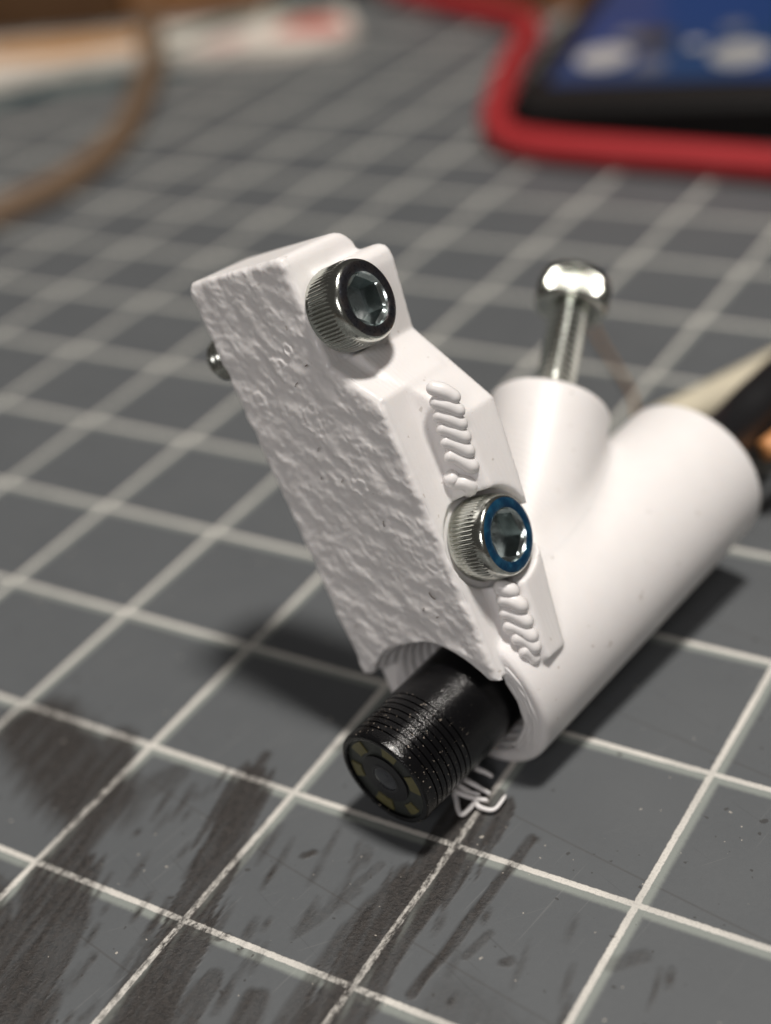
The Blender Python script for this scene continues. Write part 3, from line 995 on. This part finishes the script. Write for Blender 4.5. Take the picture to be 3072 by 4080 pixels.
patch([(-11.6, 11.6), (-10.3, 11.9), (-9.3, 12.6), (-9.5, 13.3), (-10.6, 12.95), (-11.9, 12.4)], (0.55, 0.30, 0.13))
patch([(-12.8, 11.1), (-11.7, 11.4), (-12.0, 12.4), (-13.4, 11.8)], (0.50, 0.44, 0.22))
patch([(-9.2, 12.5), (-8.95, 12.35), (-8.2, 14.0), (-8.4, 14.3), (-8.8, 13.8)], (0.10, 0.17, 0.15))
patch([(-8.2, 14.0), (-7.4, 14.2), (-7.1, 14.45), (-7.3, 14.65), (-8.3, 14.45)], (0.13, 0.18, 0.14))
patch([(-7.6, 13.3), (-6.7, 13.45), (-6.6, 13.8), (-7.3, 14.3), (-7.7, 14.0)], (0.60, 0.20, 0.17))
patch([(-8.4, 12.6), (-7.9, 12.7), (-7.8, 13.3), (-8.3, 13.3)], (0.62, 0.42, 0.38))
tag(prism('dark_folder', [(-13.6, 8.2), (-10.6, 9.9), (-9.6, 11.1), (-8.6, 11.75), (-8.1, 12.3), (-9.0, 11.98), (-9.9, 11.48), (-10.4, 10.7), (-13.2, 8.9)], 0.0, 0.05, plain('teal_card', (0.02, 0.06, 0.065), 0.5)),
    'dark teal card edge lying in front of the white leaflet', 'card')

tag(prism('wooden_block', [(-24, 10.5), (-15.2, 12.6), (-12.5, 13.35), (-10.85, 14.0), (-10.5, 16.0), (-20, 20.0)], 0.0, 2.4, plain('brown_wood', (0.085, 0.040, 0.014), 0.5, var=0.6, scale=0.35)),
    'dark brown wooden block behind the leaflet at far left', 'wood block')
tag(prism('cardboard_strip', [(-10.7, 14.1), (-9.6, 14.75), (-8.9, 15.0), (-9.2, 16.0), (-10.6, 15.4)], 0.0, 0.7, plain('ochre_card', (0.24, 0.11, 0.04), 0.7, var=0.2, scale=0.7)),
    'ochre cardboard offcut standing behind the leaflet', 'cardboard')
tag(prism('cardboard_box', [(-6.9, 16.4), (-4.2, 14.95), (-3.2, 16.4), (-5.6, 18.6)], 0.0, 2.6, plain('cardboard', (0.20, 0.085, 0.035), 0.7, var=0.2, scale=0.7)),
    'orange brown cardboard box behind the red lead', 'box')
tag(prism('dark_case', [(-14.0, 17.5), (-9.0, 16.2), (-7.3, 15.6), (-6.6, 17.5), (-3.0, 19.5), (8.0, 20.0), (8.0, 26.0), (-14.0, 27.0)], 0.0, 6.0, plain('black_case_plastic', (0.012, 0.008, 0.007), 0.5)),
    'black case at the very back of the table', 'case')

cord = [(-9.9, 13.6, 0.30), (-9.1, 12.6, 0.30), (-8.4, 11.7, 0.22), (-7.75, 10.6, 0.13), (-7.1, 9.4, 0.13), (-6.8, 8.3, 0.13), (-6.85, 7.5, 0.13), (-7.1, 6.6, 0.13), (-7.6, 5.6, 0.13)]
tag(link('brown_cord', tube_mesh('brown_cord', spline(cord, 80), 0.17, 14), plain('brown_cord', (0.16, 0.105, 0.065), 0.5, var=0.2, scale=1.5)),
    'brown cord running from the leaflet down the left side of the mat', 'cord')
wire = [(0.05, 6.95, 0.05), (0.27, 6.54, 0.05), (0.69, 6.0, 0.06), (1.03, 5.57, 0.05), (1.2, 5.2, 0.05)]
tag(link('amber_wire', tube_mesh('amber_wire', spline(wire, 40), 0.011, 8), plain('amber_wire', (0.30, 0.16, 0.06), 0.4)),
    'thin amber wire curving over the mat behind the set screw', 'wire')
# pale flat strip beside the black cable, and the orange tip of a tool at the right edge
strip = spline([(1.40, 4.95, 0.15), (1.70, 5.60, 0.15), (1.98, 6.25, 0.15), (2.5, 7.6, 0.15)], 20)
tag(link('pale_strip', tube_mesh('pale_strip', strip, 0.14, 12), plain('cream_plastic', (0.55, 0.50, 0.38), 0.5, var=0.15, scale=3)),
    'cream plastic strip lying beside the black cable behind the tube', 'strip')
tip = spline([(2.44, 4.42, 0.50), (2.50, 4.55, 0.50), (2.62, 4.95, 0.50), (3.0, 6.0, 0.50)], 24)
tag(link('orange_handle', tube_mesh('orange_handle', tip, np.linspace(0.07, 0.13, len(tip)), 14), plain('orange_plastic', (0.60, 0.27, 0.10), 0.4)),
    'orange tool handle at the right edge beside the black cable', 'tool')

SC.render.engine = 'CYCLES'
SC.cycles.use_denoising = True
SC.cycles.max_bounces = 8
SC.cycles.sample_clamp_indirect = 6.0
